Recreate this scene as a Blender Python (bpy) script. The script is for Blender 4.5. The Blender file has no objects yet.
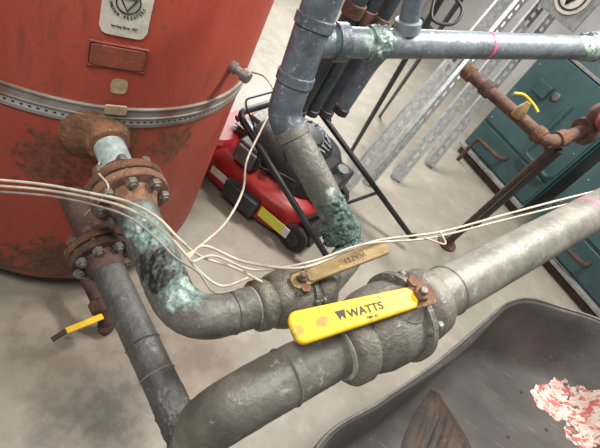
import bpy, bmesh, math, random
from mathutils import Vector as V, Matrix, noise
from mathutils.bvhtree import BVHTree
random.seed(4)
sc=bpy.context.scene
sc.view_settings.view_transform='Standard'
sc.view_settings.look='None'
H=2.0
# ---------------- camera solved from the verticals of the room ----------------
zc=V((.4157,.6176,.6680)).normalized()
yc=(V((0,0,-1))-zc*V((0,0,-1)).dot(zc)).normalized()
xc=yc.cross(zc)
R3=Matrix((xc,yc,zc))
cd=bpy.data.cameras.new('camera'); cam=bpy.data.objects.new('camera',cd); sc.collection.objects.link(cam)
cd.sensor_width=36; cd.lens=27.0; cd.clip_start=.02
cam.matrix_world=Matrix.Translation((0,0,H))@R3.to_4x4()
sc.camera=cam
def P(u,v,d): return R3@V(((u-300)/450*d,(224-v)/450*d,-d))+V((0,0,H))
def F(u,v,z=0):
    r=R3@V(((u-300)/450,(224-v)/450,-1)); return V((0,0,H))+r*((z-H)/r.z)
def nearline(u,v,a,b,r):
    "point on the camera side of a pipe of axis a-b, radius r"
    o=V((0,0,H)); k=(R3@V(((u-300)/450,(224-v)/450,-1))).normalized(); d=(b-a).normalized()
    w=o-a; kd=k.dot(d); t=(kd*w.dot(k)-w.dot(d))/(kd*kd-1); p=a+d*t
    q=o+k*max(0,(p-o).dot(k)); s=q-p
    return p+((o-p).normalized()*r*.8+s).normalized()*r
E1=V((.83,-.56,0)).normalized(); E2=V((.56,.83,0)).normalized(); UP=V((0,0,1))
Nn=V((-.648,.953,1.0)); El=F(184,325,1.0); Vc=V((.093,.831,1.0)); r1=.0565
D1=(El-Nn).normalized(); D2=(Vc-El).normalized()
s1=lambda u,v: nearline(u,v,Nn,El,r1)
Lo=P(354,246,1.5); Lo.z=1.0
Mi=P(283,114,1.36); To=P(331,-25,1.14)
s2=lambda u,v: nearline(u,v,Mi,Lo,.05)

# ---------------- materials ----------------
def M(name,c1,c2=None,c3=None,scale=8,rough=.6,metal=0,bump=.2,thr=(.42,.6),thr3=(.6,.68),spots=(),s3=None,stretch=None,r2=None,c4=None,thr4=(.62,.7),s4=60,st4=None,bs=5):
    m=bpy.data.materials.new(name); m.use_nodes=True; nt=m.node_tree; N=nt.nodes; L=nt.links
    b=N['Principled BSDF']; b.inputs['Roughness'].default_value=rough; b.inputs['Metallic'].default_value=metal
    g=N.new('ShaderNodeNewGeometry'); src=g.outputs['Position']
    def mapv(sx):
        mp=N.new('ShaderNodeMapping'); mp.inputs['Scale'].default_value=sx; L.new(src,mp.inputs['Vector']); return mp.outputs[0]
    src2=mapv(stretch) if stretch else src
    src4=mapv(st4) if st4 else src
    def nz(s,det=8,vec=None):
        n=N.new('ShaderNodeTexNoise'); n.inputs['Scale'].default_value=s; n.inputs['Detail'].default_value=det; n.inputs['Roughness'].default_value=.65
        L.new(vec or src2,n.inputs['Vector']); return n.outputs[0]
    def ramp(f,a,bb,ca=(0,0,0),cb=(1,1,1)):
        r=N.new('ShaderNodeValToRGB'); r.color_ramp.elements[0].position=a; r.color_ramp.elements[1].position=bb
        r.color_ramp.elements[0].color=(*ca,1); r.color_ramp.elements[1].color=(*cb,1); L.new(f,r.inputs[0]); return r.outputs[0]
    def mix(f,a,c):
        x=N.new('ShaderNodeMix'); x.data_type='RGBA'; L.new(f,x.inputs[0]); L.new(a,x.inputs[6])
        if isinstance(c,tuple): x.inputs[7].default_value=(*c,1)
        else: L.new(c,x.inputs[7])
        return x.outputs[2]
    col=ramp(nz(scale),thr[0],thr[1],c1,c2 or tuple(x*.8 for x in c1))
    if c3: col=mix(ramp(nz(s3 or scale*2.7),thr3[0],thr3[1]),col,c3)
    if c4: col=mix(ramp(nz(s4,5,src4),thr4[0],thr4[1]),col,c4)
    for sp in spots:
        c,r,cc=sp[:3]; cc2=sp[3] if len(sp)>3 else tuple(x*.55 for x in cc); cc3=sp[4] if len(sp)>4 else None; soft=sp[5] if len(sp)>5 else .10
        d=N.new('ShaderNodeVectorMath'); d.operation='DISTANCE'; L.new(src,d.inputs[0]); d.inputs[1].default_value=c
        k=26 if r<.2 else 5
        n=nz(k,7,src); ma=N.new('ShaderNodeMath'); ma.operation='MULTIPLY_ADD'; L.new(n,ma.inputs[0]); ma.inputs[1].default_value=r*2.4; L.new(d.outputs['Value'],ma.inputs[2])
        mr=N.new('ShaderNodeMath'); mr.operation='DIVIDE'; L.new(ma.outputs[0],mr.inputs[0]); mr.inputs[1].default_value=2.6*r
        patch=ramp(nz(48 if r<.2 else 8,8,src),.44,.58,cc,cc2)
        if cc3: patch=mix(ramp(nz(30,8,src),.54,.62),patch,cc3)
        col=mix(ramp(mr.outputs[0],.70,.70+soft,(1,1,1),(0,0,0)),col,patch)
    L.new(col,b.inputs['Base Color'])
    if r2 is not None: 
        L.new(ramp(nz(scale*1.7),.35,.65,(rough,)*3,(r2,)*3),b.inputs['Roughness'])
    if bump:
        bp=N.new('ShaderNodeBump'); bp.inputs['Strength'].default_value=bump; bp.inputs['Distance'].default_value=.01
        L.new(nz(scale*bs),bp.inputs['Height']); L.new(bp.outputs[0],b.inputs['Normal'])
    return m
mTank=M('tank_red_paint',(.30,.042,.026),(.34,.058,.035),(.22,.048,.030),scale=3,rough=.45,bump=.15,stretch=(1,1,.2),s3=30,thr3=(.54,.70),r2=.62,
  c4=(.17,.055,.028),thr4=(.60,.68),s4=45,
  spots=[(F(105,150,.98),.17,(.20,.075,.03),(.14,.045,.025)),((-.95,.76,.2),.18,(.13,.05,.03)),((-.72,.85,.3),.18,(.14,.05,.03)),((-.72,.85,.85),.16,(.18,.055,.03)),
         ((-.50,1.15,.95),.10,(.20,.06,.03)),((-.55,1.05,.30),.15,(.15,.05,.03))])
mPlate=M('rusted_plate',(.24,.055,.032),(.16,.048,.03),(.28,.10,.055),scale=20,rough=.75,bump=.3)
mRust=M('rust',(.17,.078,.040),(.075,.04,.027),(.28,.165,.095),scale=22,rough=.85,bump=.8)
mRustC=M('bright_rust_collar',(.25,.11,.052),(.14,.065,.037),(.38,.22,.12),scale=20,rough=.85,bump=.8)
mRustD=M('rust_dark',(.095,.050,.036),(.048,.031,.026),(.155,.075,.048),scale=18,rough=.8,bump=.6)
mRustPale=M('rust_pale',(.24,.125,.075),(.14,.07,.045),(.40,.31,.24),scale=30,rough=.85,bump=.7)
mRustB=M('brown_rust_pipe',(.125,.060,.042),(.065,.039,.031),(.21,.12,.08),scale=16,rough=.75,bump=.5)
TQ=(.17,.27,.235); TQ2=(.09,.14,.12); PW=(.38,.44,.40); GY=(.115,.115,.098); BK=(.007,.008,.008); BK2=(.028,.032,.028)
mPipe1=M('oxidised_pipe',(.135,.13,.11),(.085,.082,.07),(.20,.20,.17),scale=10,rough=.42,metal=.1,bump=.45,thr3=(.58,.7),c4=(.28,.28,.24),thr4=(.64,.71),s4=60,
   spots=[(s1(138,216),.054,TQ,GY,TQ2),(s1(150,236),.064,TQ,TQ2,GY),(s1(165,265),.074,TQ,GY,TQ2),(s1(180,290),.072,TQ,TQ2,GY),
          (s1(138,228),.034,PW,TQ),(s1(187,280),.036,PW,TQ),(s1(176,300),.030,PW,TQ),
          (s1(158,264),.064,BK,BK2),(s1(163,276),.056,BK,BK2)])
mPipeL=M('dark_green_pipe',(.085,.084,.073),(.052,.052,.047),(.15,.15,.135),scale=9,rough=.42,metal=.1,bump=.45,c4=(.22,.22,.19),thr4=(.64,.71),s4=60,
   spots=[(P(165,390,1.1),.09,(.12,.17,.145),GY),(P(185,425,1.0),.12,(.14,.21,.18),GY)])
mPipe2=M('grey_olive_pipe',(.150,.142,.118),(.09,.086,.072),(.205,.195,.165),scale=12,rough=.36,metal=.15,bump=.35,c4=(.29,.275,.24),thr4=(.61,.70),s4=40,
   spots=[(P(175,435,.9),.10,(.13,.20,.17),GY)])
mPipe2R=M('beige_grey_pipe',(.235,.222,.19),(.155,.146,.122),(.30,.285,.245),scale=11,rough=.42,metal=.1,bump=.35,c4=(.10,.092,.078),thr4=(.62,.70),s4=36)
mBlue=M('blue_grey_pipe',(.112,.140,.168),(.068,.083,.098),(.19,.225,.24),scale=11,rough=.38,metal=.1,bump=.4,c4=(.32,.345,.34),thr4=(.61,.70),s4=46)
mGreenPipe=M('grey_green_pipe',(.165,.16,.135),(.10,.098,.083),(.24,.24,.205),scale=12,rough=.45,bump=.45,c4=(.30,.30,.26),thr4=(.62,.7),s4=50,
   spots=[(s2(350,232),.095,(.075,.13,.105),(.03,.055,.045),TQ),(s2(338,208),.06,(.03,.06,.048),(.08,.13,.105),TQ),(s2(330,192),.022,PW,TQ)])
mSky=M('pale_blue_pipe',(.185,.215,.238),(.12,.14,.155),(.27,.30,.305),scale=10,rough=.38,metal=.1,bump=.35,c4=(.38,.39,.37),thr4=(.62,.70),s4=50,
   spots=[(P(378,42,1.3),.070,(.18,.28,.245),(.08,.12,.11),(.36,.42,.38)),(P(345,42,1.22),.05,(.14,.20,.19),(.1,.13,.14)),(P(590,46,1.7),.10,(.42,.50,.46),TQ2,TQ)])
mPatina=M('patina',(.10,.155,.13),(.045,.075,.062),(.20,.27,.24),scale=26,rough=.85,bump=1)
mPaleBlue=M('pale_primer',(.42,.48,.46),(.24,.30,.30),scale=30,rough=.7)
mValve=M('valve_bronze_grey',(.215,.20,.168),(.13,.12,.10),(.30,.275,.225),scale=18,rough=.40,metal=.3,bump=.5)
mValveD=M('valve_bronze_dark',(.17,.155,.12),(.10,.09,.073),(.24,.20,.145),scale=18,rough=.4,metal=.3,bump=.5)
mBrass=M('dull_brass_lever',(.33,.235,.095),(.24,.16,.07),(.42,.34,.20),scale=28,rough=.5,metal=.15,bump=.25,c4=(.14,.09,.05),thr4=(.62,.69),s4=50)
mYel=M('yellow_vinyl',(.78,.52,.025),(.68,.42,.018),(.48,.31,.06),scale=10,rough=.42,bump=.08,thr3=(.58,.66),s3=40,c4=(.22,.14,.05),thr4=(.63,.68),s4=85,
   spots=[(P(296,328,.77),.024,(.42,.24,.05),(.70,.43,.02)),(P(322,322,.80),.019,(.40,.22,.05),(.66,.42,.03)),(P(405,283,.90),.026,(.36,.22,.07),(.6,.4,.05))])
mGalv=M('galvanised',(.30,.305,.295),(.21,.215,.21),(.37,.37,.355),scale=25,rough=.5,metal=.3,bump=.05)
mSteel=M('dull_steel',(.22,.20,.175),(.13,.12,.10),(.27,.16,.09),scale=30,rough=.5,metal=.5)
mBlack=M('black_plastic',(.016,.016,.018),(.032,.032,.033),scale=12,rough=.5,bump=.1)
mBlackM=M('black_painted_tube',(.010,.010,.011),(.022,.022,.024),scale=12,rough=.4,bump=.05)
mBlueBlk=M('dark_blue_black_pipe',(.022,.028,.036),(.04,.048,.055),(.08,.085,.09),scale=12,rough=.45,bump=.2)
mRubber=M('tyre_rubber',(.02,.02,.02),(.035,.033,.03),scale=30,rough=.8,bump=.3)
mRed=M('mower_red',(.35,.014,.014),(.25,.012,.012),(.16,.045,.038),scale=9,rough=.42,bump=.03,thr3=(.56,.70),s3=22)
mConc=M('concrete_floor',(.345,.31,.255),(.28,.25,.203),(.21,.18,.143),scale=1.2,rough=.6,bump=.10,thr=(.30,.70),thr3=(.54,.76),s3=2.2,r2=.4,c4=(.40,.365,.305),thr4=(.50,.76),s4=6,bs=30,
   spots=[(F(112,345,0),.22,(.20,.125,.075),(.245,.185,.13),None,.3),(F(100,398,0),.22,(.14,.125,.105),(.22,.19,.155),None,.3),(F(200,370,0),.22,(.22,.155,.105),(.26,.21,.155),None,.3),(F(60,330,0),.25,(.20,.165,.125),(.25,.215,.17),None,.3),(F(250,40,0),.5,(.27,.24,.19),(.33,.295,.24),None,.3)])
mWall=M('white_wall',(.50,.49,.46),(.43,.42,.40),scale=3,rough=.8,bump=.05)
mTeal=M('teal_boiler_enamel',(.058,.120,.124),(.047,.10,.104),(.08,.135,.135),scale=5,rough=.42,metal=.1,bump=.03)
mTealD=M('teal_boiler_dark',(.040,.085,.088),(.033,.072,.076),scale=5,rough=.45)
mTealP=M('pale_edge_trim',(.28,.29,.27),(.19,.19,.17),(.15,.09,.06),scale=14,rough=.6)
mWhite=M('white_label',(.75,.74,.70),(.66,.65,.6),(.5,.45,.38),scale=30,rough=.6,bump=.02,thr3=(.66,.75))
mSeal=M('dull_sealant',(.38,.365,.32),(.23,.22,.19),scale=40,rough=.7)
mTag=M('aged_tag',(.58,.55,.47),(.46,.43,.36),(.34,.24,.16),scale=30,rough=.55,bump=.05)
mInk=M('black_ink',(.014,.012,.012),scale=20,rough=.6,bump=0)
mInkB=M('brown_ink',(.08,.045,.018),scale=20,rough=.6,bump=0)
mInkL=M('worn_dark_lettering',(.045,.032,.018),(.03,.022,.014),(.30,.19,.03),scale=60,rough=.6,bump=0,thr3=(.62,.66))
mCable=M('beige_cable',(.50,.44,.35),(.38,.33,.26),scale=30,rough=.55,bump=.05)
mCableD=M('grey_cable',(.26,.24,.21),(.18,.165,.145),scale=30,rough=.6,bump=.05)
mTray=M('worn_poly_tray',(.098,.088,.080),(.078,.070,.064),(.125,.112,.10),scale=2,rough=.30,bump=.03,stretch=(1,2,1),r2=.48,thr3=(.50,.80),s3=6,c4=(.20,.18,.16),thr4=(.62,.68),s4=20,st4=(.3,7,7))
mPaper=M('torn_paper_residue',(.62,.56,.49),(.58,.42,.37),(.10,.085,.077),scale=16,rough=.85,bump=.4,thr=(.45,.6),thr3=(.56,.585),s3=26,c4=(.48,.12,.11),thr4=(.52,.57),s4=26,st4=(1,2.2,1))
mRag=M('brown_sheet',(.070,.045,.032),(.035,.025,.020),(.13,.08,.05),scale=12,rough=.6,bump=.3)
mPink=M('pink_tape',(.65,.12,.22),scale=20,rough=.5)
mYLab=M('yellow_sticker',(.80,.75,.05),(.6,.7,.1),scale=40,rough=.5)
mWood=M('tan_tape',(.44,.34,.20),(.30,.23,.14),(.50,.44,.36),scale=30,rough=.7)
mGrey=M('grey_metal',(.20,.20,.20),(.12,.12,.12),scale=15,rough=.45,metal=.4)
mPumpRed=M('faded_pump_red',(.26,.035,.03),(.18,.03,.025),(.26,.11,.08),scale=20,rough=.5)

# ---------------- builders ----------------
def link(o,parent=None):
    sc.collection.objects.link(o)
    if parent is not None:
        o.parent=parent; q=parent
        off=V((0,0,0))
        while q is not None: off+=q.location; q=q.parent
        o.location=o.location-off
    return o
def top(name,loc,label,cat,group=None):
    o=bpy.data.objects.new(name,None); o.location=loc; o.empty_display_size=.05; sc.collection.objects.link(o)
    o['label']=label; o['category']=cat
    if group: o['group']=group
    return o
def tag(o,label,cat,group=None):
    o['label']=label; o['category']=cat
    if group: o['group']=group
    return o
def mk(name,vs,fs,mat,parent=None,ang=35,bevel=0,solid=0,label=None):
    vs=[V(v) for v in vs]
    lo=V([min(v[i] for v in vs) for i in range(3)]); hi=V([max(v[i] for v in vs) for i in range(3)])
    c=(lo+hi)/2
    me=bpy.data.meshes.new(name); me.from_pydata([v-c for v in vs],[],fs); 
    bm=bmesh.new(); bm.from_mesh(me); bmesh.ops.recalc_face_normals(bm,faces=bm.faces); bm.to_mesh(me); bm.free()
    me.polygons.foreach_set('use_smooth',[True]*len(me.polygons))
    me.set_sharp_from_angle(angle=math.radians(ang)); me.update()
    me.materials.append(mat)
    o=bpy.data.objects.new(name,me); o.location=c; link(o,parent)
    if solid:
        s=o.modifiers.new('s','SOLIDIFY'); s.thickness=solid; s.offset=0
    if bevel:
        b=o.modifiers.new('b','BEVEL'); b.width=bevel; b.segments=2; b.limit_method='ANGLE'
    if label: o['label']=label
    return o
def frame(d):
    d=d.normalized(); a=UP if abs(d.z)<.9 else V((1,0,0)); x=a.cross(d).normalized(); y=d.cross(x); return x,y,d
def lathe_geo(p0,ax,prof,seg=32,phase=0):
    x,y,d=frame(V(ax)); vs=[];fs=[]
    for (t,r) in prof:
        for k in range(seg):
            a=2*math.pi*k/seg+phase; vs.append(V(p0)+d*t+(x*math.cos(a)+y*math.sin(a))*r)
    n=len(prof)
    for i in range(n-1):
        for k in range(seg):
            fs.append((i*seg+k,i*seg+(k+1)%seg,(i+1)*seg+(k+1)%seg,(i+1)*seg+k))
    fs.append(tuple(range(seg))[::-1]); fs.append(tuple((n-1)*seg+k for k in range(seg)))
    return vs,fs
def lathe(name,p0,ax,prof,mat,parent=None,seg=32,phase=0,ang=35,bevel=0,label=None):
    vs,fs=lathe_geo(p0,ax,prof,seg,phase); return mk(name,vs,fs,mat,parent,ang,bevel,label=label)
def fillet(pts,r,n=8):
    pts=[V(p) for p in pts]; out=[pts[0]]
    for i in range(1,len(pts)-1):
        a,b,c=pts[i-1],pts[i],pts[i+1]; rr=min(r,(a-b).length*.49,(c-b).length*.49)
        p=b+(a-b).normalized()*rr; q=b+(c-b).normalized()*rr
        for k in range(n+1):
            t=k/n; out.append(p*(1-t)**2+b*2*t*(1-t)+q*t*t)
    out.append(pts[-1]); return out
def catmull(pts,n=8):
    pts=[V(p) for p in pts]; P_=[pts[0]*2-pts[1]]+pts+[pts[-1]*2-pts[-2]]; out=[]
    for i in range(1,len(P_)-2):
        a,b,c,d=P_[i-1:i+3]
        for k in range(n):
            t=k/n; out.append(.5*((2*b)+(c-a)*t+(2*a-5*b+4*c-d)*t*t+(3*b-a-3*c+d)*t**3))
    out.append(pts[-1]); return out
def resample(pts,step):
    out=[V(pts[0])]
    for a,b in zip(pts[:-1],pts[1:]):
        a=V(a);b=V(b); n=max(1,int(round((b-a).length/step)))
        for k in range(1,n+1): out.append(a.lerp(b,k/n))
    return out
def tube_geo(pts,r,seg=20,crust=None,base=.10,camp=.0065):
    if crust: pts=resample(pts,.004); seg=max(seg,100)
    pts=[V(p) for p in pts]; n=len(pts); rs=r if isinstance(r,(list,tuple)) else [r]*n
    vs=[];fs=[]; x=None
    for i,p in enumerate(pts):
        t=(pts[min(i+1,n-1)]-pts[max(i-1,0)]).normalized()
        if x is None: x,y,_=frame(t)
        else:
            x=(x-t*x.dot(t)).normalized(); y=t.cross(x)
        for k in range(seg):
            a=2*math.pi*k/seg; dr=(x*math.cos(a)+y*math.sin(a)); q=p+dr*rs[i]
            if crust:
                w=base
                for c,cr in crust:
                    w=max(w,1-((q-V(c)).length/cr)**2)
                amp=camp*w*(noise.noise(q*45)+.7*noise.noise(q*110)+.5*noise.noise(q*220)+.3*w)
                q=q+dr*amp
            vs.append(q)
    for i in range(n-1):
        for k in range(seg): fs.append((i*seg+k,i*seg+(k+1)%seg,(i+1)*seg+(k+1)%seg,(i+1)*seg+k))
    fs.append(tuple(range(seg))[::-1]); fs.append(tuple((n-1)*seg+k for k in range(seg)))
    return vs,fs
def tube(name,pts,r,mat,parent=None,seg=20,label=None,crust=None,camp=.0065):
    vs,fs=tube_geo(pts,r,seg,crust,camp=camp); return mk(name,vs,fs,mat,parent,70 if crust else 50,label=label)
def obox_geo(c,ax,h):
    vs=[V(c)+ax[0]*h[0]*i+ax[1]*h[1]*j+ax[2]*h[2]*k for i in(-1,1) for j in(-1,1) for k in(-1,1)]
    return vs,[(0,1,3,2),(4,6,7,5),(0,4,5,1),(2,3,7,6),(0,2,6,4),(1,5,7,3)]
def obox(name,c,ax,h,mat,parent=None,bevel=.003,label=None):
    vs,fs=obox_geo(c,ax,h); return mk(name,vs,fs,mat,parent,30,bevel,label=label)
def merge(lst):
    vs=[];fs=[]
    for a,b in lst:
        n=len(vs); vs+=a; fs+=[tuple(i+n for i in f) for f in b]
    return vs,fs
def text_mesh(s,size,bold,ext):
    cu=bpy.data.curves.new('t','FONT'); cu.body=s; cu.size=size; cu.extrude=ext; cu.offset=size*bold; cu.align_x='CENTER'; cu.align_y='CENTER'
    t=bpy.data.objects.new('t',cu); sc.collection.objects.link(t); bpy.context.view_layer.update()
    me=bpy.data.meshes.new_from_object(t.evaluated_get(bpy.context.evaluated_depsgraph_get()))
    bpy.data.objects.remove(t); return me
def text(name,s,size,loc,x,n,mat,parent,bold=.02,ext=.0004):
    me=text_mesh(s,size,bold,ext)
    n=n.normalized(); x=(x-n*x.dot(n)).normalized(); y=n.cross(x)
    me.transform(Matrix((x,y,n)).transposed().to_4x4())
    me.materials.clear(); me.materials.append(mat)
    o=bpy.data.objects.new(name,me); o.location=loc; link(o,parent); return o
def arc_text(name,s,size,loc,x,n,mat,parent,R,span):
    n=n.normalized(); x=(x-n*x.dot(n)).normalized(); y=n.cross(x)
    g=[]
    for i,ch in enumerate(s):
        if ch==' ': continue
        me=text_mesh(ch,size,.01,.0004)
        a=math.radians(-90+span*((i+.5)/len(s)-.5))   # along the lower arc, reading left to right
        px,py=math.cos(a)*R,math.sin(a)*R; th=a+math.pi/2; c_,s_=math.cos(th),math.sin(th)
        vs=[V(loc)+x*(px+v.co.x*c_-v.co.y*s_)+y*(py+v.co.x*s_+v.co.y*c_)+n*v.co.z for v in me.vertices]
        g.append((vs,[tuple(p.vertices) for p in me.polygons])); bpy.data.meshes.remove(me)
    vs,fs=merge(g); return mk(name,vs,fs,mat,parent)
def hexnut(name,c,ax,r,h,mat,parent):
    return lathe(name,V(c),ax,[(0,r*.93),(h*.12,r),(h*.85,r),(h,r*.9)],mat,parent,seg=6,ang=20)
def bolt(c,ax,r,L,mat,parent):
    ax=V(ax).normalized()
    g=[lathe_geo(V(c)-ax*L/2,ax,[(0,r*.55),(L,r*.55)],10)]
    for s in (-1,1):
        g.append(lathe_geo(V(c)+ax*s*(L/2-r*.9)-ax*r*.5,ax,[(0,r*.93),(r*.1,r),(r*.9,r),(r,r*.93)],6))
    vs,fs=merge(g); return mk('bolt',vs,fs,mat,parent,20)
def flange_pair(c,ax,r,th,gap,parent,mats,mb,nb=8,ph=.2,ri=.05):
    ax=V(ax).normalized(); c=V(c)
    for s,m in ((-1,mats[0]),(1,mats[1])):
        p=c+ax*s*(gap/2+th/2)-ax*th/2
        lathe('flange',p,ax,[(0,ri),(0,r*.97),(th*.12,r),(th*.88,r),(th,r*.97),(th,ri)],m,parent,seg=40)
        q=c+ax*s*(gap/2+th)
        lathe('flange_hub',q,ax*s,[(0,r*.68),(.012,r*.63),(.035,ri*1.22),(.05,ri*1.1)],m,parent,seg=32)
    lathe('gasket',c-ax*gap/2,ax,[(0,r*.78),(gap,r*.78)],mBlack,parent)
    x,y,_=frame(ax)
    for k in range(nb):
        a=2*math.pi*k/nb+ph
        bolt(c+(x*math.cos(a)+y*math.sin(a))*r*.82,ax,.017,gap+2*th+.055,mb,parent)

# ---------------- room ----------------
def struct(o): o['kind']='structure'; return o
c0=E2*2.2
struct(obox('floor',c0+V((0,0,-.05)),(E1,E2,UP),(4.5,4.0,.05),mConc,bevel=0))
struct(obox('wall_back',E2*6.25+UP*1.5,(E1,E2,UP),(4.5,.05,1.5),mWall,bevel=0))
struct(obox('wall_left',E1*-4.55+E2*2.2+UP*1.5,(E1,E2,UP),(.05,4.0,1.5),mWall,bevel=0))
struct(obox('baseboard_back',E2*6.185+UP*.06,(E1,E2,UP),(4.45,.012,.06),mGrey,bevel=.004))

# ---------------- tank ----------------
C=V((-1.0996,1.3774,0)); RT=.62
tank=top('water_tank',C,'large dull red rusty upright steel tank on concrete floor','tank')
lathe('shell',C,UP,[(.085,.42),(.09,.50),(.11,.560),(.15,.595),(.21,.614),(.27,RT),(1.95,RT),(2.05,.60),(2.13,.53),(2.19,.40),(2.22,.2),(2.23,.02)],mTank,tank,seg=96,ang=60)
lathe('base_ring',C,UP,[(0,.49),(0,.52),(.01,.525),(.11,.51),(.11,.47)],mRustD,tank,seg=64)
def strapmat():
    m=bpy.data.materials.new('perforated_strap'); m.use_nodes=True; nt=m.node_tree;N=nt.nodes;L=nt.links
    b=N['Principled BSDF']; b.inputs['Roughness'].default_value=.6; b.inputs['Metallic'].default_value=.2
    tc=N.new('ShaderNodeTexCoord'); gr=N.new('ShaderNodeTexGradient'); gr.gradient_type='RADIAL'; L.new(tc.outputs['Object'],gr.inputs[0])
    def mth(op,a,bv=None):
        n=N.new('ShaderNodeMath'); n.operation=op
        if isinstance(a,float): n.inputs[0].default_value=a
        else: L.new(a,n.inputs[0])
        if bv is not None:
            if isinstance(bv,float): n.inputs[1].default_value=bv
            else: L.new(bv,n.inputs[1])
        return n.outputs[0]
    f=mth('FRACT',mth('MULTIPLY',gr.outputs['Fac'],190.0))
    a=mth('LESS_THAN',mth('ABSOLUTE',mth('SUBTRACT',f,.5)),.2)
    sx=N.new('ShaderNodeSeparateXYZ'); L.new(tc.outputs['Object'],sx.inputs[0])
    z=mth('LESS_THAN',mth('ABSOLUTE',mth('ADD',sx.outputs['Z'],.016)),.0035)
    zb=mth('LESS_THAN',mth('ABSOLUTE',mth('ADD',sx.outputs['Z'],.016)),.009)
    k=mth('MULTIPLY',a,z)
    nz=N.new('ShaderNodeTexNoise'); nz.inputs['Scale'].default_value=9; nz.inputs['Detail'].default_value=8; L.new(tc.outputs['Object'],nz.inputs[0])
    r=N.new('ShaderNodeValToRGB'); r.color_ramp.elements[0].position=.42; r.color_ramp.elements[1].position=.62
    r.color_ramp.elements[0].color=(.27,.255,.23,1); r.color_ramp.elements[1].color=(.18,.12,.09,1); L.new(nz.outputs[0],r.inputs[0])
    r_b=N.new('ShaderNodeValToRGB'); r_b.color_ramp.elements[0].position=.42; r_b.color_ramp.elements[1].position=.62
    r_b.color_ramp.elements[0].color=(.42,.43,.42,1); r_b.color_ramp.elements[1].color=(.30,.29,.27,1); L.new(nz.outputs[0],r_b.inputs[0])
    y=N.new('ShaderNodeMix'); y.data_type='RGBA'; L.new(zb,y.inputs[0]); L.new(r.outputs[0],y.inputs[6]); L.new(r_b.outputs[0],y.inputs[7])
    x=N.new('ShaderNodeMix'); x.data_type='RGBA'; L.new(k,x.inputs[0]); L.new(y.outputs[2],x.inputs[6]); x.inputs[7].default_value=(.03,.025,.02,1)
    L.new(x.outputs[2],b.inputs['Base Color']); return m
zs=1.075
o=lathe('strap',C+UP*(zs-.035),UP,[(0,RT),(0,RT+.006),(.036,RT+.006),(.0365,RT+.011),(.040,RT+.011),(.0405,RT+.006),(.066,RT+.006),(.068,RT+.010),(.072,RT+.010),(.072,RT)],strapmat(),tank,seg=128,ang=30,label='perforated galvanised steel strap')
def tanksurf(u,v):
    r=(R3@V(((u-300)/450,(224-v)/450,-1))); o_=V((0,0,H)); dx,dy=r.x,r.y; ox,oy=-C.x,-C.y
    a=dx*dx+dy*dy; b=2*(ox*dx+oy*dy); c=ox*ox+oy*oy-RT*RT; t=(-b-math.sqrt(b*b-4*a*c))/(2*a)
    p=o_+r*t; n=(V((p.x,p.y,0))-C).normalized(); return p,n
def curved_plate(name,u,v,w,h,mat,th=.004,lift=.002,parent=tank,rd=.02,label=None):
    p,n=tanksurf(u,v); a0=math.atan2(n.y,n.x); vs=[];fs=[]; m=14
    for rr in (RT+lift,RT+lift+th):
        for i in range(m+1):
            a=a0+(i/m-.5)*w/RT
            e=min(i,m-i)/m*w; hh=h/2-(rd-math.sqrt(max(0,rd*rd-(rd-min(e,rd))**2)))
            for s in(-1,1): vs.append(C+V((math.cos(a)*rr,math.sin(a)*rr,p.z+s*hh)))
    k=2*(m+1)
    for i in range(m):
        b=2*i; fs+= [(b,b+1,b+3,b+2),(k+b,k+b+2,k+b+3,k+b+1),(b,b+2,k+b+2,k+b),(b+1,k+b+1,k+b+3,b+3)]
    fs+=[(0,k,k+1,1),(2*m,2*m+1,k+2*m+1,k+2*m)]
    return mk(name,vs,fs,mat,parent,30,label=label),p,n
pl,p,n=curved_plate('name_plate',127,8,.115,.15,mTag,label='aged white name plate')
xr=UP.cross(n).normalized()
pn=p+n*.0078
q=pn+UP*.018
vs,fs=tube_geo([q+(xr*math.cos(a)+UP*math.sin(a))*.028 for a in [2*math.pi*i/32 for i in range(33)]],.0018,6)
mk('emblem',vs,fs,mInk,pl)
vs,fs=tube_geo([q+xr*-.020+UP*.011,q+xr*.020+UP*.011,q+UP*-.022,q+xr*-.020+UP*.011],.0024,6)
mk('emblem_wedge',vs,fs,mInk,pl)
arc_text('lettering','WATER TREATERS',.0105,q,xr,n,mInk,pl,.040,165)
text('lettering','Serving Since 1957',.0085,pn-UP*.048,xr,n,mInk,pl)
pl2,p,n=curved_plate('data_plate',118,57,.135,.06,mPlate,th=.006,rd=.004,label='raised dull rusty data plate')
a0=math.atan2(n.y,n.x)
pts=[]
for s,t in((-1,-1),(1,-1),(1,1),(-1,1),(-1,-1)):
    a=a0+s*.145/2/RT; pts.append(C+V((math.cos(a)*(RT+.005),math.sin(a)*(RT+.005),p.z+t*.07/2)))
vs,fs=tube_geo(pts,.0035,8); mk('plate_rim',vs,fs,mPlate,pl2)
curved_plate('tan_patch',119,86,.045,.05,mWood,th=.001,rd=.015,label='peeling tan paint patch')
curved_plate('strap_buckle',115,107,.06,.03,mWood,th=.006,lift=.010,rd=.004,label='tan tape piece on the strap')
p,n=tanksurf(232,66)
lathe('temperature_sensor',p-n*.01,n,[(0,.02),(.03,.02),(.03,.014),(.05,.014),(.055,.022),(.078,.022),(.083,.018)],mSteel,tank,seg=20)

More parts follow.
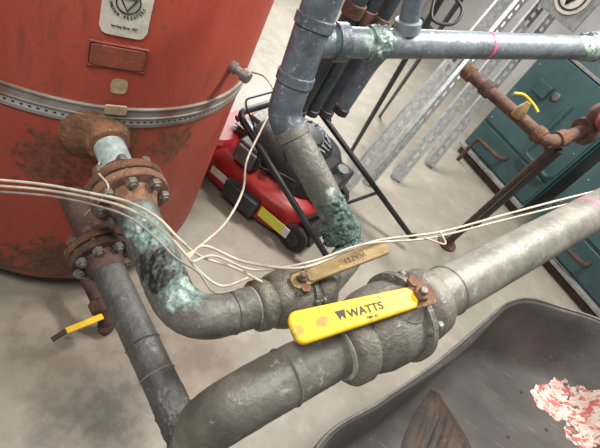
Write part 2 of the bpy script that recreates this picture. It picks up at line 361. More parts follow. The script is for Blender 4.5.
# ---------------- upper header pipe with flange ----------------
pipe1=top('flanged_pipe',V((El.x,El.y,.93)),'corroded grey-green steel pipe with rusty bolted flange leaving the red tank','pipe')
lathe('tank_boss',Nn-D1*.03,D1,[(0,.124),(.018,.118),(.029,.100),(.038,.076),(.050,.066),(.080,.062),(.083,.05)],mRustC,pipe1,seg=40)
tube('nipple',[Nn+D1*.03,Nn+D1*.20],.046,mPaleBlue,pipe1)
flange_pair(Nn+D1*.235,D1,.108,.026,.008,pipe1,(mRust,mRustPale),mSteel,8,.2)
end1=Vc-D2*.10
cr1=[(s1(150,238),.09),(s1(165,268),.10),(s1(182,292),.075)]
tube('pipe_body',fillet([Nn+D1*.26,El,end1],.13,14),r1,mPipe1,pipe1,seg=36,crust=cr1,camp=.0075)
lathe('weld_bead',El+D2*.125,D2,[(0,r1-.002),(.004,r1+.003),(.009,r1-.002)],mPipe1,pipe1)

# ---------------- lower pipe ----------------
La=V((-.69,.90,.725)); Lb=P(193,446,1.18); Lb.z=.72; DL=(Lb-La).normalized()
pipeL=top('lower_flanged_pipe',V((Lb.x,Lb.y,.66)),'dark green-black steel pipe with rusty flange below the corroded one','pipe')
tube('nipple',[La,La+DL*.24],.046,mRustD,pipeL)
flange_pair(La+DL*.245,DL,.096,.024,.008,pipeL,(mRust,mRustD),mSteel,8,.35,ri=.046)
tube('pipe_body',[La+DL*.265,Lb],.049,mPipeL,pipeL,seg=32,crust=[(Lb,.2)])
lathe('weld_bead',La+DL*.58,DL,[(0,.047),(.004,.0525),(.009,.047)],mPipeL,pipeL)
lathe('seal_ring',Lb-DL*.22,DL,[(0,.047),(.003,.052),(.006,.047)],mSeal,pipeL)

# ---------------- big pipe before/after the yellow valve ----------------
A=P(292,374,.83); B=P(600,208,1.5); DP=(B-A).normalized()
S=P(385,320,.96); S=A+DP*((S-A).dot(DP))
pipe2=top('elbow_pipe',V((Lb.x,Lb.y,.66)),'scuffed grey-brown steel pipe with a wide elbow feeding the yellow-handled valve','pipe')
r2=.0535
p_e=A-DP*.165
tube('pipe_body',fillet([S-DP*.10,p_e,Lb+(p_e-Lb)*.12,Lb-UP*.07],.19,18),r2,mPipe2,pipe2,seg=40,crust=[(Lb+UP*.15,.15)])
lathe('weld_bead',A-DP*.02,DP,[(0,r2-.001),(.004,r2+.003),(.009,r2-.001)],mPipe2,pipe2)
pipe3=top('straight_pipe',S+DP*.9-UP*.06,'dull grey steel pipe running past the boilers from the yellow-handled valve','pipe')
r3=.060
tube('pipe_body',[S+DP*.11,A+(B-A)*1.35],r3,mPipe2R,pipe3,seg=36)
lathe('tape_band',A+(B-A)*.90,DP,[(0,r3),(.001,r3+.001),(.016,r3+.001),(.017,r3)],mPink,pipe3,label='pink tape mark')
lathe('weld_bead',S+DP*.20,DP,[(0,r3-.001),(.004,r3+.003),(.009,r3-.001)],mPipe2R,pipe3)

# ---------------- ball valves ----------------
def valve(name,c,ax,sc_,mat,leverdir,lever_len,lmat,label,stem_h,col=1.0):
    ax=V(ax).normalized()
    v=top(name,V(c)-UP*.09*sc_,label,'valve')
    s=sc_
    lathe('body',c-ax*.085*s,ax,[(0,.060*s),(.006*s,.070*s),(.02*s,.079*s),(.045*s,.086*s),(.080*s,.088*s),(.112*s,.085*s),(.128*s,.079*s),(.140*s,.069*s),(.165*s,.062*s)],mat,v,seg=48,ang=60)
    k=col
    lathe('end_collar',c-ax*.132*s,ax,[(0,.057*s),(.003*s,.066*s*k),(.010*s,.073*s*k),(.034*s,.075*s*k),(.044*s,.072*s*k),(.058*s,.064*s)],mat,v,seg=40,ang=50)
    lathe('body_seam',c+ax*.028*s,ax,[(0,.085*s),(.003*s,.0925*s*k),(.016*s,.0925*s*k),(.019*s,.085*s)],mat,v,seg=48)
    lathe('end_collar',c+ax*.135*s,-ax,[(0,.060*s),(.004*s,.072*s*k),(.040*s,.076*s*k),(.048*s,.073*s*k),(.06*s,.065*s)],mat,v,seg=32,ang=30,bevel=.003)
    lathe('seal_ring',c-ax*.137*s,ax,[(0,.053*s),(.001,.0595*s),(.005*s,.0595*s),(.006*s,.053*s)],mSeal,v,seg=32,label='dull sealant ring')
    x,y,_=frame(ax)
    for k in range(4):
        a=math.pi/4+k*math.pi/2
        bolt(c+ax*.045*s+(x*math.cos(a)+y*math.sin(a))*.087*s,ax,.010*s,.045*s,mat,v)
    top_=V(c)+UP*(stem_h)
    lathe('stem_housing',V(c)+UP*.06*s,UP,[(0,.045*s),(.02*s,.042*s),(.03*s,.03*s),(stem_h-.06*s,.024*s)],mat,v,seg=24)
    ld=V(leverdir).normalized(); n=UP-ld*UP.dot(ld); n.normalize(); w=n.cross(ld).normalized()
    base=top_
    def bar(x0,x1,w0,w1,z0,z1,nn=10):
        outl=[(x0,-w0)]+([(x0-w0*.55,-w0*.5),(x0-w0*.55,w0*.5)])+[(x0,w0)]
        for k in range(nn+1):
            a=math.pi/2-math.pi*k/nn
            outl.append((x1-w1*.6+math.cos(a)*w1*.6,math.copysign(abs(math.sin(a))**.7,math.sin(a))*w1))
        vv=[base+ld*px+w*py+n*z for z in (z0,z1) for px,py in outl]; m=len(outl)
        ff=[tuple(range(m)),tuple(range(m,2*m))]+[(i,(i+1)%m,m+(i+1)%m,m+i) for i in range(m)]
        return vv,ff
    vv,ff=bar(-.028*s,lever_len*.35,.024*s,.020*s,.0,.005)
    mk('lever_root',vv,ff,mRustPale if lmat is mYel else lmat,v,30,.0015)
    k=1.12 if lmat is mYel else 1
    vv,ff=bar(.016*s,lever_len,.0215*s,.0265*s*k,-.004,.010)
    lv=mk('lever',vv,ff,lmat,v,30,.004,label='chipped yellow vinyl-coated lever' if lmat is mYel else 'worn brass-tan lever')
    hexnut('lever_nut',base+n*.005-ld*.006,n,.016*s,.014,mRustPale,v)
    lathe('stem_tip',base+n*.012-ld*.006,n,[(0,.008*s),(.014,.008*s),(.016,.006*s)],mSteel,v,seg=16)
    lathe('stop_pin',base-w*.030*s-n*.03-ld*.01,n,[(0,.009*s),(.03,.009*s),(.03,.014*s),(.04,.014*s)],mRustPale,v,seg=6)
    return v,lv,base,ld,n,w
tipY=P(290,331,.78)
stemY=S+UP*.110
v2,lv,base,ld,n,w=valve('ball_valve',S,DP,1.04,mValve,tipY-stemY,(tipY-stemY).length,mYel,'bronze ball valve with a yellow coated lever on the thick pipe',.110,1.06)
LL=(tipY-stemY).length
text('lever_lettering','WATTS',.0225,base+ld*LL*.45+n*.0106+w*.002,-ld,n,mInkL,lv,bold=.02)
sgn=1 if w.dot(UP.cross(ld))>0 else -1
text('lever_lettering','FBV-3C',.008,base+ld*LL*.42+n*.0106+w*sgn*.018,-ld,n,mInkB,lv,bold=.01)
q=base+ld*LL*.635+n*.0104; xx=-ld; yy=n.cross(xx)
sh=[(-1,.9),(1,.9),(.78,.35),(.55,-.9),(0,-.05),(-.55,-.9),(-.78,.35)]
k=.0105
vs=[q+xx*a*k+yy*b*k+n*z for z in (0,.0007) for a,b in sh]; m=len(sh)
mk('lever_emblem',vs,[tuple(range(m)),tuple(range(m,2*m))]+[(i,(i+1)%m,m+(i+1)%m,m+i) for i in range(m)],mInkL,lv)
tipB=P(387,246,1.32); stemB=Vc+UP*.098
v1,lv1,b1,ld1,n1,w1=valve('ball_valve',Vc,D2,.96,mValveD,tipB-stemB,(tipB-stemB).length,mBrass,'dark bronze ball valve with worn brass-tan lever',.098)
text('lever_lettering','WATTS',.021,b1+ld1*(tipB-stemB).length*.58+n1*.0106,-ld1,n1,mInkB,lv1,bold=.0)

# ---------------- riser assembly ----------------
riser=top('riser_pipe',V((Lo.x,Lo.y,.92)),'riser with blue-grey upper length and green-crusted lower length','pipe')
tube('lower_length',fillet([Vc+D2*.11,Lo+(D2*.02),Mi+(Lo-Mi)*.12],.07,10),.050,mGreenPipe,riser,seg=32,crust=[(s2(350,232),.10),(s2(338,208),.06)],camp=.010)
tube('upper_length',fillet([Mi+(Lo-Mi)*.13,Mi,To],.06,8),.051,mBlue,riser,seg=32)
dM=(Lo-Mi).normalized()
lathe('coupling',Mi+dM*.045,dM,[(0,.050),(.004,.055),(.03,.055),(.034,.050)],mGreenPipe,riser,label='grey coupling ring')
dm2=Lo-dM*.125
tube('crusted_coupling',[dm2,dm2+dM*.07],.055,mPatina,riser,seg=40,crust=[(dm2+dM*.04,.14)],label='green patina crusted coupling',camp=.014)
dT=(To-Mi).normalized()
for t in(.10,.26): lathe('coupling',Mi+dT*t,dT,[(0,.051),(.003,.056),(.03,.056),(.033,.051)],mBlue,riser)
Ha=P(318,42,1.25); Hb=P(640,49,1.85); DH=(Hb-Ha).normalized()
hp=top('horizontal_pipe',Ha-UP*.05,'pale blue-grey horizontal pipe branching off the riser','pipe')
tube('pipe_body',[Ha,Hb],.043,mSky,hp,seg=32)
lathe('tee_collar',Ha+DH*.05,DH,[(0,.054),(.035,.054),(.04,.044)],mBlue,hp)
k0=Ha+DH*.165
tube('crusted_coupling',[k0,k0+DH*.055],.047,mSky,hp,seg=40,crust=[(k0+DH*.03,.12)],label='green stained coupling')
lathe('tape_band',Ha+(Hb-Ha)*.42,DH,[(0,.043),(.001,.0445),(.014,.0445),(.015,.043)],mPink,hp,label='pink tape ring')
k1=P(583,47,1.76)
tube('crusted_coupling',[k1,k1+DH*.09],.050,mSky,hp,seg=40,crust=[(k1+DH*.05,.12)],label='white-green crusted coupling',camp=.012)
j=Ha+DH*((P(396,44,1.4)-Ha).dot(DH)); jt=P(420,-30,1.22)
tube('rising_branch',[j,jt],.030,mBlue,hp,seg=24)
dj=(jt-j).normalized()
lathe('branch_tee',j+dj*.035,dj,[(0,.036),(.003,.040),(.035,.040),(.038,.032)],mSky,hp,seg=24)
def pipe(name,pts,r,mat,label,fit=None,cap=None,fr=.03,group=None,seg=20):
    e=top(name,V(pts[-1]) if V(pts[-1]).z<V(pts[0]).z else V(pts[0]),label,'pipe',group)
    tube('pipe_body',fillet(pts,fr,6),r,mat,e,seg=seg)
    if fit:
        for (i,t,m,k) in fit:
            a=V(pts[i]); b=V(pts[i+1]); d=(b-a).normalized(); c=a+(b-a)*t
            lathe('coupling',c-d*k/2,d,[(0,r),(.003,r*1.25),(k*.4,r*1.3),(k-.003,r*1.25),(k,r)],m,e,seg=16)
    if cap:
        a=V(pts[-2]); b=V(pts[-1]); d=(b-a).normalized()
        lathe('end_cap',b-d*.03,d,[(0,r),(.003,r*1.15),(.035,r*1.15),(.04,r*.8)],cap,e,seg=16)
    return e
G_='insulated drop pipes'
pipe('drop_pipe',[P(430,-25,1.75),P(405,26,1.82),P(370,66,1.95),P(340,112,2.1)],.032,mBlue,'blue-grey drop pipe with black end cap',[(1,.1,mRustD,.06)],mBlack,group=G_)
pipe('drop_pipe',[P(372,-25,1.7),P(298,112,2.2)],.036,mBlueBlk,'black insulated drop pipe with end cap',[(0,.2,mRustD,.06)],mBlack,group=G_)
pipe('drop_pipe',[P(388,-25,1.75),P(311,112,2.25)],.034,mBlueBlk,'black insulated drop pipe with rusty coupling',[(0,.25,mRustB,.07)],mBlack,group=G_)
pipe('drop_pipe',[P(404,-20,1.85),P(325,114,2.28)],.034,mBlueBlk,'blue-black drop pipe with rusty upper coupling',[(0,.3,mRustB,.09)],mBlack,group=G_)
pipe('pole',[P(474,-20,1.9),F(380,116,0)],.014,mBlackM,'thin black pole leaning behind the blue pipe',None,None,group='leaning poles')
pipe('pole',[P(452,-20,2.0),F(352,150,0)],.017,mBlueBlk,'dark blue-black pole leaning beside the struts',None,None,group='leaning poles')

# ---------------- struts (parallel, leaning the same way) ----------------
def strut(p0,p1,face,label,w=.06,dep=.05,pitch=.10):
    p0=V(p0);p1=V(p1); d=(p1-p0); L=d.length; d.normalize(); f=(V(face)-d*V(face).dot(d)).normalized(); s=d.cross(f)
    vs=[];fs=[]; th=.0025
    n=int(L/pitch); pt=L/n
    def slab(a,b,x0,x1):
        c=p0+d*(a+b)/2+s*(x0+x1)/2
        g=obox_geo(c,(d,s,f),((b-a)/2,(x1-x0)/2,th)); k=len(vs); vs.extend(g[0]); fs.extend([tuple(i+k for i in q) for q in g[1]])
    slab(0,L,-w/2,-w*.17); slab(0,L,w*.17,w/2)
    for i in range(n):
        slab(i*pt,i*pt+pt*.38,-w*.171,w*.171)
    for sg in(-1,1):
        c=p0+d*L/2+s*sg*(w/2-th)-f*dep/2
        g=obox_geo(c,(d,s,f),(L/2,th,dep/2)); k=len(vs); vs.extend(g[0]); fs.extend([tuple(i+k for i in q) for q in g[1]])
    # closed dark-looking back
    c=p0+d*L/2-f*dep
    g=obox_geo(c,(d,s,f),(L/2,w*.2,th)); k=len(vs)
    me=mk('strut_channel',vs,fs,mGalv,None,20)
    tag(me,label,'strut','galvanised rack struts')
    return me
rot=lambda v,a: Matrix.Rotation(a,3,'Z')@v
toC=lambda p:(V((-p.x,-p.y,.3))).normalized()
p0=F(346,188,.03); lean=P(512,-8,3.7)-p0
for (u,v,w,a,kk) in ((346,188,.095,.25,1.12),(369,184,.07,.5,1.05),(397,179,.09,.3,1.08),(430,165,.085,.3,1.0)):
    p=F(u,v,.03); strut(p,p+lean*kk,rot(toC(p),a),'long slotted galvanised strut channel leaning from the concrete floor',w)

# ---------------- boilers ----------------
def boiler(corner,wd,hh,dep,label,group='teal boilers'):
    e=top('boiler',corner+E1*wd/2+E2*dep/2,label,'boiler',group)
    ax=(E1,E2,UP); zb=.10
    obox('body',corner+E1*wd/2+E2*dep/2+UP*(zb+(hh-zb)/2),ax,(wd/2,dep/2,(hh-zb)/2),mTeal,e,.012)
    g=[]
    for y in(.03,dep-.03): g.append(obox_geo(corner+E1*wd/2+E2*y+UP*.05,ax,(wd/2-.02,.025,.05)))
    for xx in(.03,wd-.03): g.append(obox_geo(corner+E1*xx+E2*dep/2+UP*.05,ax,(.025,dep/2-.02,.05)))
    vs,fs=merge(g); mk('base_frame',vs,fs,mRustD,e,30,.003)
    obox('base_edge',corner+E1*wd/2-E2*.03+UP*.115,ax,(wd/2,.035,.016),mTealP,e,.003,label='pale worn base ledge')
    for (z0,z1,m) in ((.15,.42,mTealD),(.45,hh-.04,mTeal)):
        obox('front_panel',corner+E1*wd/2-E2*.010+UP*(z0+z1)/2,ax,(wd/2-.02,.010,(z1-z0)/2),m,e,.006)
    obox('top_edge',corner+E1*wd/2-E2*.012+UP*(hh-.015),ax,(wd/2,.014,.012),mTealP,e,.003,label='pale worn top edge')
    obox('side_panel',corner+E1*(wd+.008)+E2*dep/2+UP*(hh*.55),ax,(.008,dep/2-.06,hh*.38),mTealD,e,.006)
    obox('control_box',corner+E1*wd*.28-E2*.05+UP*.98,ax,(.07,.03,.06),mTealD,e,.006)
    lathe('gauge',corner+E1*wd*.42-E2*.02+UP*1.0,-E2,[(0,.035),(.02,.035),(.025,.03)],mGrey,e,seg=24)
    obox('warning_label',corner+E1*wd*.3-E2*.0215+UP*.66,ax,(.03,.001,.045),mTag,e,.0)
    tube('gas_pipe',fillet([corner+E1*wd*.15-E2*.12+UP*.0,corner+E1*wd*.15-E2*.12+UP*.30,corner+E1*wd*.5-E2*.12+UP*.32,corner+E1*wd*.5+E2*.02+UP*.33],.05),.020,mRustD,e,seg=14)
    tube('water_pipe',fillet([corner+E1*wd*.62-E2*.10+UP*1.05,corner+E1*wd*.62-E2*.10+UP*.52,corner+E1*wd*.95-E2*.10+UP*.50,corner+E1*wd*.95+E2*.02+UP*.50],.04),.020,mTealD,e,seg=14)
    lathe('flue_collar',corner+E1*wd/2+E2*dep*.6+UP*hh,UP,[(0,.16),(.03,.16),(.03,.13),(.9,.13)],mGalv,e,seg=32)
    for xx in(.06,wd-.06):
        for z in(.5,.77,1.1):
            lathe('screw',corner+E1*xx-E2*.020+UP*z,-E2,[(0,.008),(.004,.008),(.006,.005)],mGalv,e,seg=10)
    return e
boiler(F(456,150,0),.90,1.30,.85,'dull teal enamelled boiler on a rusty base frame near the wall')
boiler(F(514,232,0),1.15,1.30,.85,'dull teal enamelled boiler standing nearer, beside the grey pipe')
rp=top('rusty_pipe',F(452,243,0),'brown rusted pipework with couplings rising from the floor by the boilers','pipe')
a=P(466,70,2.5);b=P(548,143,2.25);c=P(612,122,2.35)
tube('pipe_body',fillet([a,b,c],.05,8),.034,mRustB,rp)
for t,m in((.04,mRust),(.28,mRustD),(.9,mRust)):
    d=(b-a).normalized(); lathe('coupling',a+(b-a)*t-d*.03,d,[(0,.034),(.005,.044),(.055,.044),(.06,.034)],m,rp,seg=18)
d=(c-b).normalized(); lathe('coupling',b+d*.05,d,[(0,.034),(.005,.044),(.055,.044),(.06,.034)],mRust,rp,seg=18)
lathe('flange',b+d*.22,d,[(0,.034),(0,.07),(.03,.07),(.03,.034)],mRustB,rp,seg=24)
fl=F(446,244,0); mid=P(550,152,2.35)
tube('drop_leg',fillet([b,mid,fl],.03,6),.026,mRustD,rp)
lathe('floor_flange',fl,UP,[(0,.08),(.02,.08),(.025,.05),(.06,.04)],mRustB,rp,seg=24)
tube('steam_branch',[P(560,150,2.3),P(475,225,3.0)],.02,mBlackM,rp)
sv=top('small_valve',P(520,108,2.35),'small valve with yellow lever on the rusty pipe','valve')
q=P(520,112,2.3)
lathe('body',q-UP*.03,UP,[(0,.03),(.03,.035),(.07,.02),(.09,.012)],mBrass,sv,seg=16)
vs,fs=tube_geo(catmull([P(514,93,2.2),P(524,95,2.2),P(533,104,2.2),P(538,112,2.2)],5),.007,8); mk('lever',vs,fs,mYel,sv)
hw=top('circulator_pump',P(600,118,2.25),'small faded red circulator pump on the rusty pipe','pump')
q=P(603,118,2.2)
lathe('motor',q,(E1*.7-E2*.7),[(0,.035),(.01,.042),(.06,.042),(.07,.036),(.075,.015)],mPumpRed,hw,seg=24)
lathe('volute',q-(E1*.7-E2*.7)*.06,(E1*.7-E2*.7),[(0,.05),(.02,.065),(.05,.065),(.06,.05)],mRustB,hw,seg=28)
q=P(574,-5,3.6); nn=-E2
sg=top('round_sign',q,'white sign with a black ring emblem on the wall','sign')
lathe('sign_disc',q,nn,[(0,.145),(.006,.145)],mTag,sg,seg=40)
x_,y_,_=frame(nn)
vs,fs=tube_geo([q+nn*.008+(x_*math.cos(t)+y_*math.sin(t))*.11 for t in [2*math.pi*i/32 for i in range(33)]],.008,6); mk('emblem_ring',vs,fs,mInk,sg)
s_=E1
mk('emblem_wedge',[q+nn*.009+s_*-.08+UP*.045,q+nn*.009+s_*.08+UP*.045,q+nn*.009-UP*.09,q+nn*.009+UP*.0],[(0,3,2),(3,1,2)],mInk,sg,solid=.002)
obox('hanging_bracket',q-nn*.02,(E1,E2,UP),(.2,.01,.2),mGalv,sg)

# ---------------- mower ----------------
MS=1.22
mc=V((-.35,2.32,0)); G=V((-.985,.17,0)).normalized(); Sd=V((.17,.985,0)).normalized()
mow=top('lawn_mower',mc,'red push lawn mower with large black engine and folded black handle','lawn mower')
def L3(x,y,z): return mc+(G*x+Sd*y+UP*z)*MS
def ring(a,b,z,n=40,e=3.2,xo=0,yo=0):
    out=[]
    for k in range(n):
        t=2*math.pi*k/n; c=math.cos(t); s=math.sin(t)
        out.append(L3(xo+a*math.copysign(abs(c)**(2/e),c),yo+b*math.copysign(abs(s)**(2/e),s),z))
    return out
def loft(rings,cap=True):
    n=len(rings[0]); vs=[v for r in rings for v in r]; fs=[]
    for i in range(len(rings)-1):
        for k in range(n): fs.append((i*n+k,i*n+(k+1)%n,(i+1)*n+(k+1)%n,(i+1)*n+k))
    if cap: fs.append(tuple((len(rings)-1)*n+k for k in range(n)))
    return vs,fs
def ml(name,p,ax,prof,mat,parent=mow,seg=24): return lathe(name,p,ax,[(a*MS,b*MS) for a,b in prof],mat,parent,seg=seg)
def mb(name,p,h,mat,bev=.01,label=None,ax=None): return obox(name,p,ax or (G,Sd,UP),tuple(x*MS for x in h),mat,mow,bev,label=label)
vs,fs=loft([ring(.36,.27,.05),ring(.365,.275,.06),ring(.36,.27,.18),ring(.345,.255,.205),ring(.31,.22,.22),ring(.27,.2,.225),ring(.23,.19,.245),ring(.20,.17,.25)])
mk('deck',vs,fs,mRed,mow,50)
vs,fs=loft([ring(.09,.25,.20,xo=.28),ring(.09,.25,.235,xo=.28),ring(.075,.23,.255,xo=.28)])
mk('front_guard',vs,fs,mRed,mow,40)
ex=-.06; ey=.04
vs,fs=loft([ring(.235,.215,.20,e=2.8,xo=ex,yo=ey),ring(.24,.22,.24,e=2.8,xo=ex,yo=ey),ring(.235,.215,.34,e=2.8,xo=ex,yo=ey),ring(.205,.19,.39,e=2.6,xo=ex,yo=ey),ring(.16,.16,.405,e=2.2,xo=ex,yo=ey)])
mk('engine_shroud',vs,fs,mBlack,mow,40)
ml('recoil_cover',L3(ex,ey,.40),UP,[(0,.155),(.018,.155),(.03,.14),(.032,.09),(.044,.085),(.052,.02)],mBlackM,seg=32)
g=[obox_geo(L3(ex+math.cos(t)*.117,ey+math.sin(t)*.117,.435),(Matrix.Rotation(t,3,'Z')@G,Matrix.Rotation(t,3,'Z')@Sd,UP),(.030,.005,.004)) for t in [i*math.pi/9 for i in range(18)]]
vs,fs=merge(g); mk('cooling_fin',vs,fs,mGrey,mow)
mb('air_filter_box',L3(.07,-.17,.29),(.07,.06,.06),mBlack,.014)
mb('filter_cover',L3(.07,-.236,.29),(.055,.008,.048),mGrey,.006)
mb('muffler',L3(.20,.10,.28),(.05,.09,.05),mSteel,.012)
mb('fuel_tank',L3(-.30,.05,.29),(.05,.14,.06),mBlack,.018)
mb('cylinder_head',L3(.20,-.04,.27),(.04,.05,.04),mGrey,.004)
for i in range(4): mb('head_fin',L3(.20,-.04,.245+i*.02),(.052,.06,.0035),mSteel,.001)
ml('fuel_cap',L3(-.30,.10,.35),UP,[(0,.035),(.02,.035),(.024,.03)],mGrey,seg=18)
ml('primer_bulb',L3(-.06,-.18,.30),-Sd,[(0,.02),(.01,.02),(.022,.008)],mRed,seg=16)
ml('spark_plug',L3(.24,-.04,.28),(G+UP*.3),[(0,.014),(.02,.016),(.05,.012),(.06,.005)],mBlack,seg=12)
tube('fuel_line',catmull([L3(-.2,-.14,.3),L3(-.12,-.22,.34),L3(-.02,-.24,.31),L3(.04,-.2,.37),L3(.16,-.08,.34)],6),.007,mBlack,mow,seg=8)
mb('side_discharge_guard',L3(-.02,-.285,.12),(.10,.03,.05),mBlack,.012)
for (x0,y0,r) in((.29,-.25,.07),(.30,.29,.08),(-.34,-.22,.075),(-.32,.29,.08)):
    s=math.copysign(1,y0); w=ml('wheel',L3(x0,y0-.025*s,r),Sd*s,[(0,r*.6),(0,r*.9),(.006,r),(.034,r),(.04,r*.9),(.04,r*.62),(.03,r*.55),(.03,.01)],mRubber,seg=32)
    ml('hub',L3(x0,y0+.004*s,r),Sd*s,[(0,r*.6),(.012,r*.55),(.012,r*.2),(.018,r*.18),(.02,.01)],mBlack,w,seg=24)
mb('rear_flap',L3(-.39,0,.12),(.02,.2,.06),mBlack,.006,ax=((G-UP*.5).normalized(),Sd,(UP+G*.5).normalized()))
mb('white_label',L3(.14,-.2755,.125),(.05,.0015,.022),mWhite,0)
mb('deck_sticker',L3(-.21,-.278,.125),(.075,.0015,.032),mYLab,0,label='yellow warning sticker')
mb('white_sticker',L3(-.30,-.278,.125),(.018,.0018,.03),mWhite,0)
rt=[F(306,93,.60),F(412,238,.12)]; lf=[F(238,113,.60),F(334,268,.12)]
tube('handle',fillet([rt[1],rt[0],lf[0],lf[1]],.06,8),.0195,mBlackM,mow,seg=14)
m1=rt[0].lerp(rt[1],.66); m2=lf[0].lerp(lf[1],.66)
tube('handle_brace',[m1,m2],.012,mBlackM,mow,seg=10)
tube('bail_bar',fillet([rt[0].lerp(rt[1],.2)+UP*.03,rt[0]+UP*.09,lf[0]+UP*.09,lf[0].lerp(lf[1],.2)+UP*.03],.05),.006,mBlackM,mow,seg=8)
tube('control_cable',catmull([rt[0].lerp(rt[1],.1),L3(.1,.1,.50),L3(-.05,-.2,.48),L3(-.1,-.15,.36)],6),.005,mBlack,mow,seg=8)
for q in (rt[1],lf[1]): lathe('handle_knob',q+UP*.02-Sd*.02,Sd,[(0,.02),(.03,.025),(.04,.015)],mBlack,mow,seg=12)

# ---------------- wheelbarrow ----------------
def cubic_closed(pts,n=8):
    out=[];m=len(pts)
    for i in range(m):
        a,b,c,d=[V(pts[(i+j-1)%m]) for j in range(4)]
        for k in range(n):
            t=k/n; out.append(.5*((2*b)+(c-a)*t+(2*a-5*b+4*c-d)*t*t+(3*b-a-3*c+d)*t**3))
    return out
zr=.90
rimp=[F(318,446,zr),F(380,402,zr),F(443,358,zr),F(494,314,zr),F(508,303,zr),F(528,299,zr),F(556,306,zr),F(610,326,zr)]
rimp=[V(p) for p in rimp]+[V((1.68,1.72,zr)),V((1.80,1.45,zr)),V((1.62,1.0,zr)),V((1.25,.45,zr)),V((1.0,.2,zr)),V((.6,.1,zr)),V((.36,.25,zr))]
out=cubic_closed(rimp,10)
cen=sum((V(p) for p in out),V((0,0,0)))/len(out)
wb=top('wheelbarrow',V((cen.x,cen.y,0)),'worn grey-brown plastic wheelbarrow with torn paper residue inside','wheelbarrow')
def rg(s,z,ex=0): return [cen+(p-cen)*s*1.0+(p-cen).normalized()*ex+UP*(z-zr) for p in out]
rings=[rg(1,zr-.020,.004),rg(1,zr-.003,.005),rg(1,zr+.001,.003),rg(1,zr+.001,-.002),rg(1,zr-.003,-.005),rg(1,zr-.005,-.020),rg(1,zr-.010,-.025),rg(.95,zr-.06,-.01),rg(.90,zr-.15),rg(.855,zr-.25),rg(.825,zr-.31),rg(.79,zr-.340),rg(.72,zr-.355),rg(.5,zr-.36),rg(.2,zr-.362),rg(.02,zr-.362)]
vs,fs=loft(rings)
tray=mk('tray',vs,fs,mTray,wb,40,solid=.003)
edge=[p+(p-cen).normalized()*.001+UP*.003 for p in out]
mEdge=M('pale_worn_rim',(.22,.20,.175),(.14,.13,.115),(.28,.26,.235),scale=20,rough=.35)
tube('rim_edge',edge+[edge[0],edge[1]],.0045,mEdge,wb,seg=8,label='pale worn rim edge')
bv=BVHTree.FromPolygons([V(v) for v in vs],fs)
def cast(u,v,lift=.003):
    r=(R3@V(((u-300)/450,(224-v)/450,-1))).normalized(); h,nn,_,_=bv.ray_cast(V((0,0,H)),r)
    if h is None: return None
    if nn.dot(r)>0: nn=-nn
    return h+nn*lift,nn
def patch(name,poly,mat,nr=10,lift=.003,amp=.0,jit=0,seed=0,parent=wb,ridge=None):
    cu=sum(p[0] for p in poly)/len(poly); cv=sum(p[1] for p in poly)/len(poly)
    ol=[]
    m=len(poly)
    for i in range(m):
        a=poly[i]; b=poly[(i+1)%m]
        for k in range(6):
            t=k/6; ol.append((a[0]+(b[0]-a[0])*t+random.uniform(-jit,jit),a[1]+(b[1]-a[1])*t+random.uniform(-jit,jit)))
    ns=len(ol); vs=[];fs=[]
    def pt(u,v,e):
        h=cast(u,v,0)
        w=0
        if amp:
            w=amp*e*(.7+.5*noise.noise(V((u*.05,v*.05,seed))))
            w+=amp*e*.25*abs(math.sin((u+.35*v)*.35))
        return h[0]+h[1]*(lift+max(w,0))
    vs.append(pt(cu,cv,1))
    for i in range(1,nr+1):
        f=i/nr
        for (ou,ov) in ol: vs.append(pt(cu+(ou-cu)*f,cv+(ov-cv)*f,1-f**2))
    for k in range(ns): fs.append((0,1+k,1+(k+1)%ns))
    for i in range(nr-1):
        for k in range(ns): fs.append((1+i*ns+k,1+i*ns+(k+1)%ns,1+(i+1)*ns+(k+1)%ns,1+(i+1)*ns+k))
    return mk(name,vs,fs,mat,parent,60)
patch('paper_residue',[(530,392),(536,385),(548,384),(554,377),(560,382),(566,378),(570,387),(582,384),(588,391),(600,390),(614,398),(618,420),(616,446),(600,444),(590,449),(576,446),(566,438),(564,428),(572,421),(556,421),(546,412),(538,408)],mPaper,jit=.9,lift=.0025)
for (u,v) in((521,392),(546,430),(508,437)):
    h=cast(u,v,0)
    if h: lathe('tray_bolt',h[0],h[1],[(0,.009),(.004,.009),(.006,.006)],mRustD,wb,seg=12)
rag=patch('plastic_sheet',[(402,440),(414,414),(430,390),(438,393),(450,412),(464,434),(476,456),(460,472),(420,472),(398,462)],mRag,nr=14,amp=.03,jit=.3,seed=5.2,parent=None,lift=.004)
tag(rag,'creased rusty-brown sheet lying in the wheelbarrow tray','plastic sheet')
tube('frame_tube',fillet([V((.55,.15,.50)),V((.75,.3,.44)),V((1.15,1.2,.50)),V((1.45,1.75,.24))],.08),.016,mBlackM,wb,seg=12)
tube('frame_tube',fillet([V((1.05,.15,.50)),V((1.1,.3,.44)),V((1.45,1.1,.50)),V((1.55,1.70,.24))],.08),.016,mBlackM,wb,seg=12)
for q in(V((.85,.55,.0)),V((1.25,.5,.0))):
    tube('leg',fillet([q+UP*.5,q+UP*.014-V((0,.03,0)),q+V((.0,.15,.014)),q+V((0,.2,.48))],.04),.014,mBlackM,wb,seg=12)
lathe('wheel',V((1.47,1.75,.2)),V((.9,-.4,0)),[(0,.10),(0,.16),(.02,.2),(.06,.2),(.08,.16),(.08,.10)],mRubber,wb,seg=36)

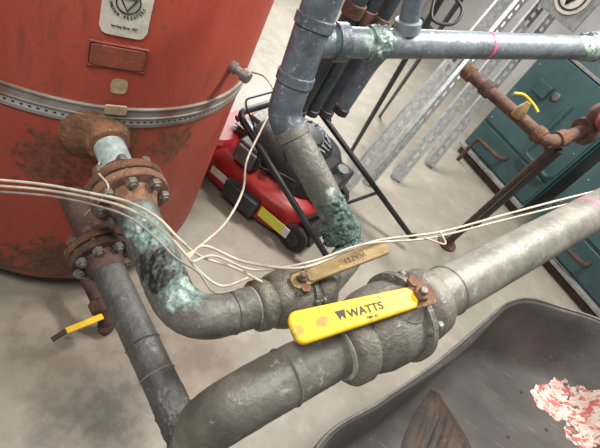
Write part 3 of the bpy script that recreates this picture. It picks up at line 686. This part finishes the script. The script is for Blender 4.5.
# ---------------- cables ----------------
def cable(pts,r,mat,label,cat='cable',grp='thermostat cables'):
    q=catmull([P(*p) for p in pts],8); o=tube('cable',q,r,mat,seg=8); tag(o,label,cat,grp); return o
lb='thin beige cable draped over the flange and pipes'
cable([(-25,178,1.10),(40,184,1.12),(95,194,1.10),(128,202,1.09),(158,218,1.04),(178,238,1.03),(200,256,1.10),(235,268,1.15),(262,282,1.18)],.0036,mCable,lb)
cable([(-25,184,1.11),(45,190,1.12),(100,200,1.10),(135,212,1.07),(165,232,1.03),(185,254,1.04),(200,272,1.08),(222,286,1.10),(248,278,1.13)],.0036,mCable,lb)
cable([(-25,190,1.12),(50,196,1.12),(98,206,1.10),(130,218,1.06),(158,240,1.02),(176,258,1.02),(198,272,1.06),(214,292,1.06),(235,290,1.10)],.0030,mCableD,'thin grey cable draped over the flange and pipes')
cable([(100,160,1.3),(98,172,1.2),(108,190,1.15),(85,215,1.3)],.003,mCable,lb)
cable([(188,258,1.05),(205,246,1.12),(245,262,1.16),(300,268,1.12),(345,252,1.22),(380,240,1.3),(440,232,1.36),(500,216,1.43),(560,200,1.5),(625,184,1.6)],.0038,mCable,'beige cable running over both valves and along the grey pipe')
cable([(192,262,1.05),(215,256,1.12),(255,270,1.14),(310,262,1.14),(365,244,1.24),(430,238,1.34),(500,221,1.42),(560,206,1.48),(625,190,1.58)],.0032,mCable,'beige cable running over both valves and along the grey pipe')
cable([(425,238,1.33),(445,244,1.33),(440,232,1.35)],.003,mCable,'short loose cable loop by the pipe')
cable([(252,72,1.83),(266,78,1.75),(275,98,1.7),(262,128,1.6),(247,160,1.5),(243,190,1.4),(226,222,1.3),(200,246,1.12),(186,256,1.04)],.0038,mCable,'beige cable hanging from the tank sensor down to the pipe')
cable([(443,-15,2.0),(462,8,2.0),(452,24,2.0),(432,18,2.0),(437,-12,2.0)],.008,mBlack,'black looped hose hanging beside the struts',grp='hoses')

# ---------------- drain valve by tank foot ----------------
dv=top('drain_valve',F(100,318,.06),'rusty drain valve with yellow lever by the tank foot','valve')
q0=F(84,272,.20); q1=F(100,306,.16); q2=F(106,326,.05)
tube('pipe_body',fillet([q0+(C+UP*.2-q0).normalized()*.08,q0,q1,q2],.03),.028,mRustD,dv)
lathe('valve_body',q1-(q1-q0).normalized()*.03,(q1-q0),[(0,.032),(.01,.044),(.05,.044),(.06,.03)],mRust,dv,seg=12)
lathe('outlet',q2-UP*.03,UP,[(0,.03),(.03,.036),(.05,.026)],mRustD,dv,seg=16)
s=F(103,316,.17); t=F(66,331,.16)
vs,fs=obox_geo((s+t)/2,((t-s).normalized(),UP.cross((t-s).normalized()),UP),((t-s).length/2,.014,.005)); mk('lever',vs,fs,mYel,dv,30,.004)
t2=F(52,340,.14)
tube('lever_tip',[t,t2],.011,mRustD,dv,seg=10)

# ---------------- light ----------------
w=bpy.data.worlds.new('world'); sc.world=w; w.use_nodes=True
w.node_tree.nodes['Background'].inputs[0].default_value=(1,.985,.96,1); w.node_tree.nodes['Background'].inputs[1].default_value=.28
def area(loc,tgt,size,pw,col=(1,1,1)):
    l=bpy.data.lights.new('area','AREA'); l.shape='RECTANGLE'; l.size=size[0]; l.size_y=size[1]; l.energy=pw; l.color=col
    o=bpy.data.objects.new('area_light',l); o.location=loc; o.rotation_euler=(V(tgt)-V(loc)).to_track_quat('-Z','Y').to_euler(); sc.collection.objects.link(o); return o
area((.9,2.4,3.6),(.2,1.2,.5),(1.2,.3),180,(1,.97,.92))
area((-.5,-.3,3.4),(-.4,1.4,.6),(1.2,.3),70,(1,.97,.93))
pw=E1*-4.2+E2*3.4+UP*2.0
area(tuple(pw),(-.2,3.4,.2),(2.4,1.8),200,(.98,.99,1))  # added unseen area lamp for daylight from the left, not a ceiling fixture
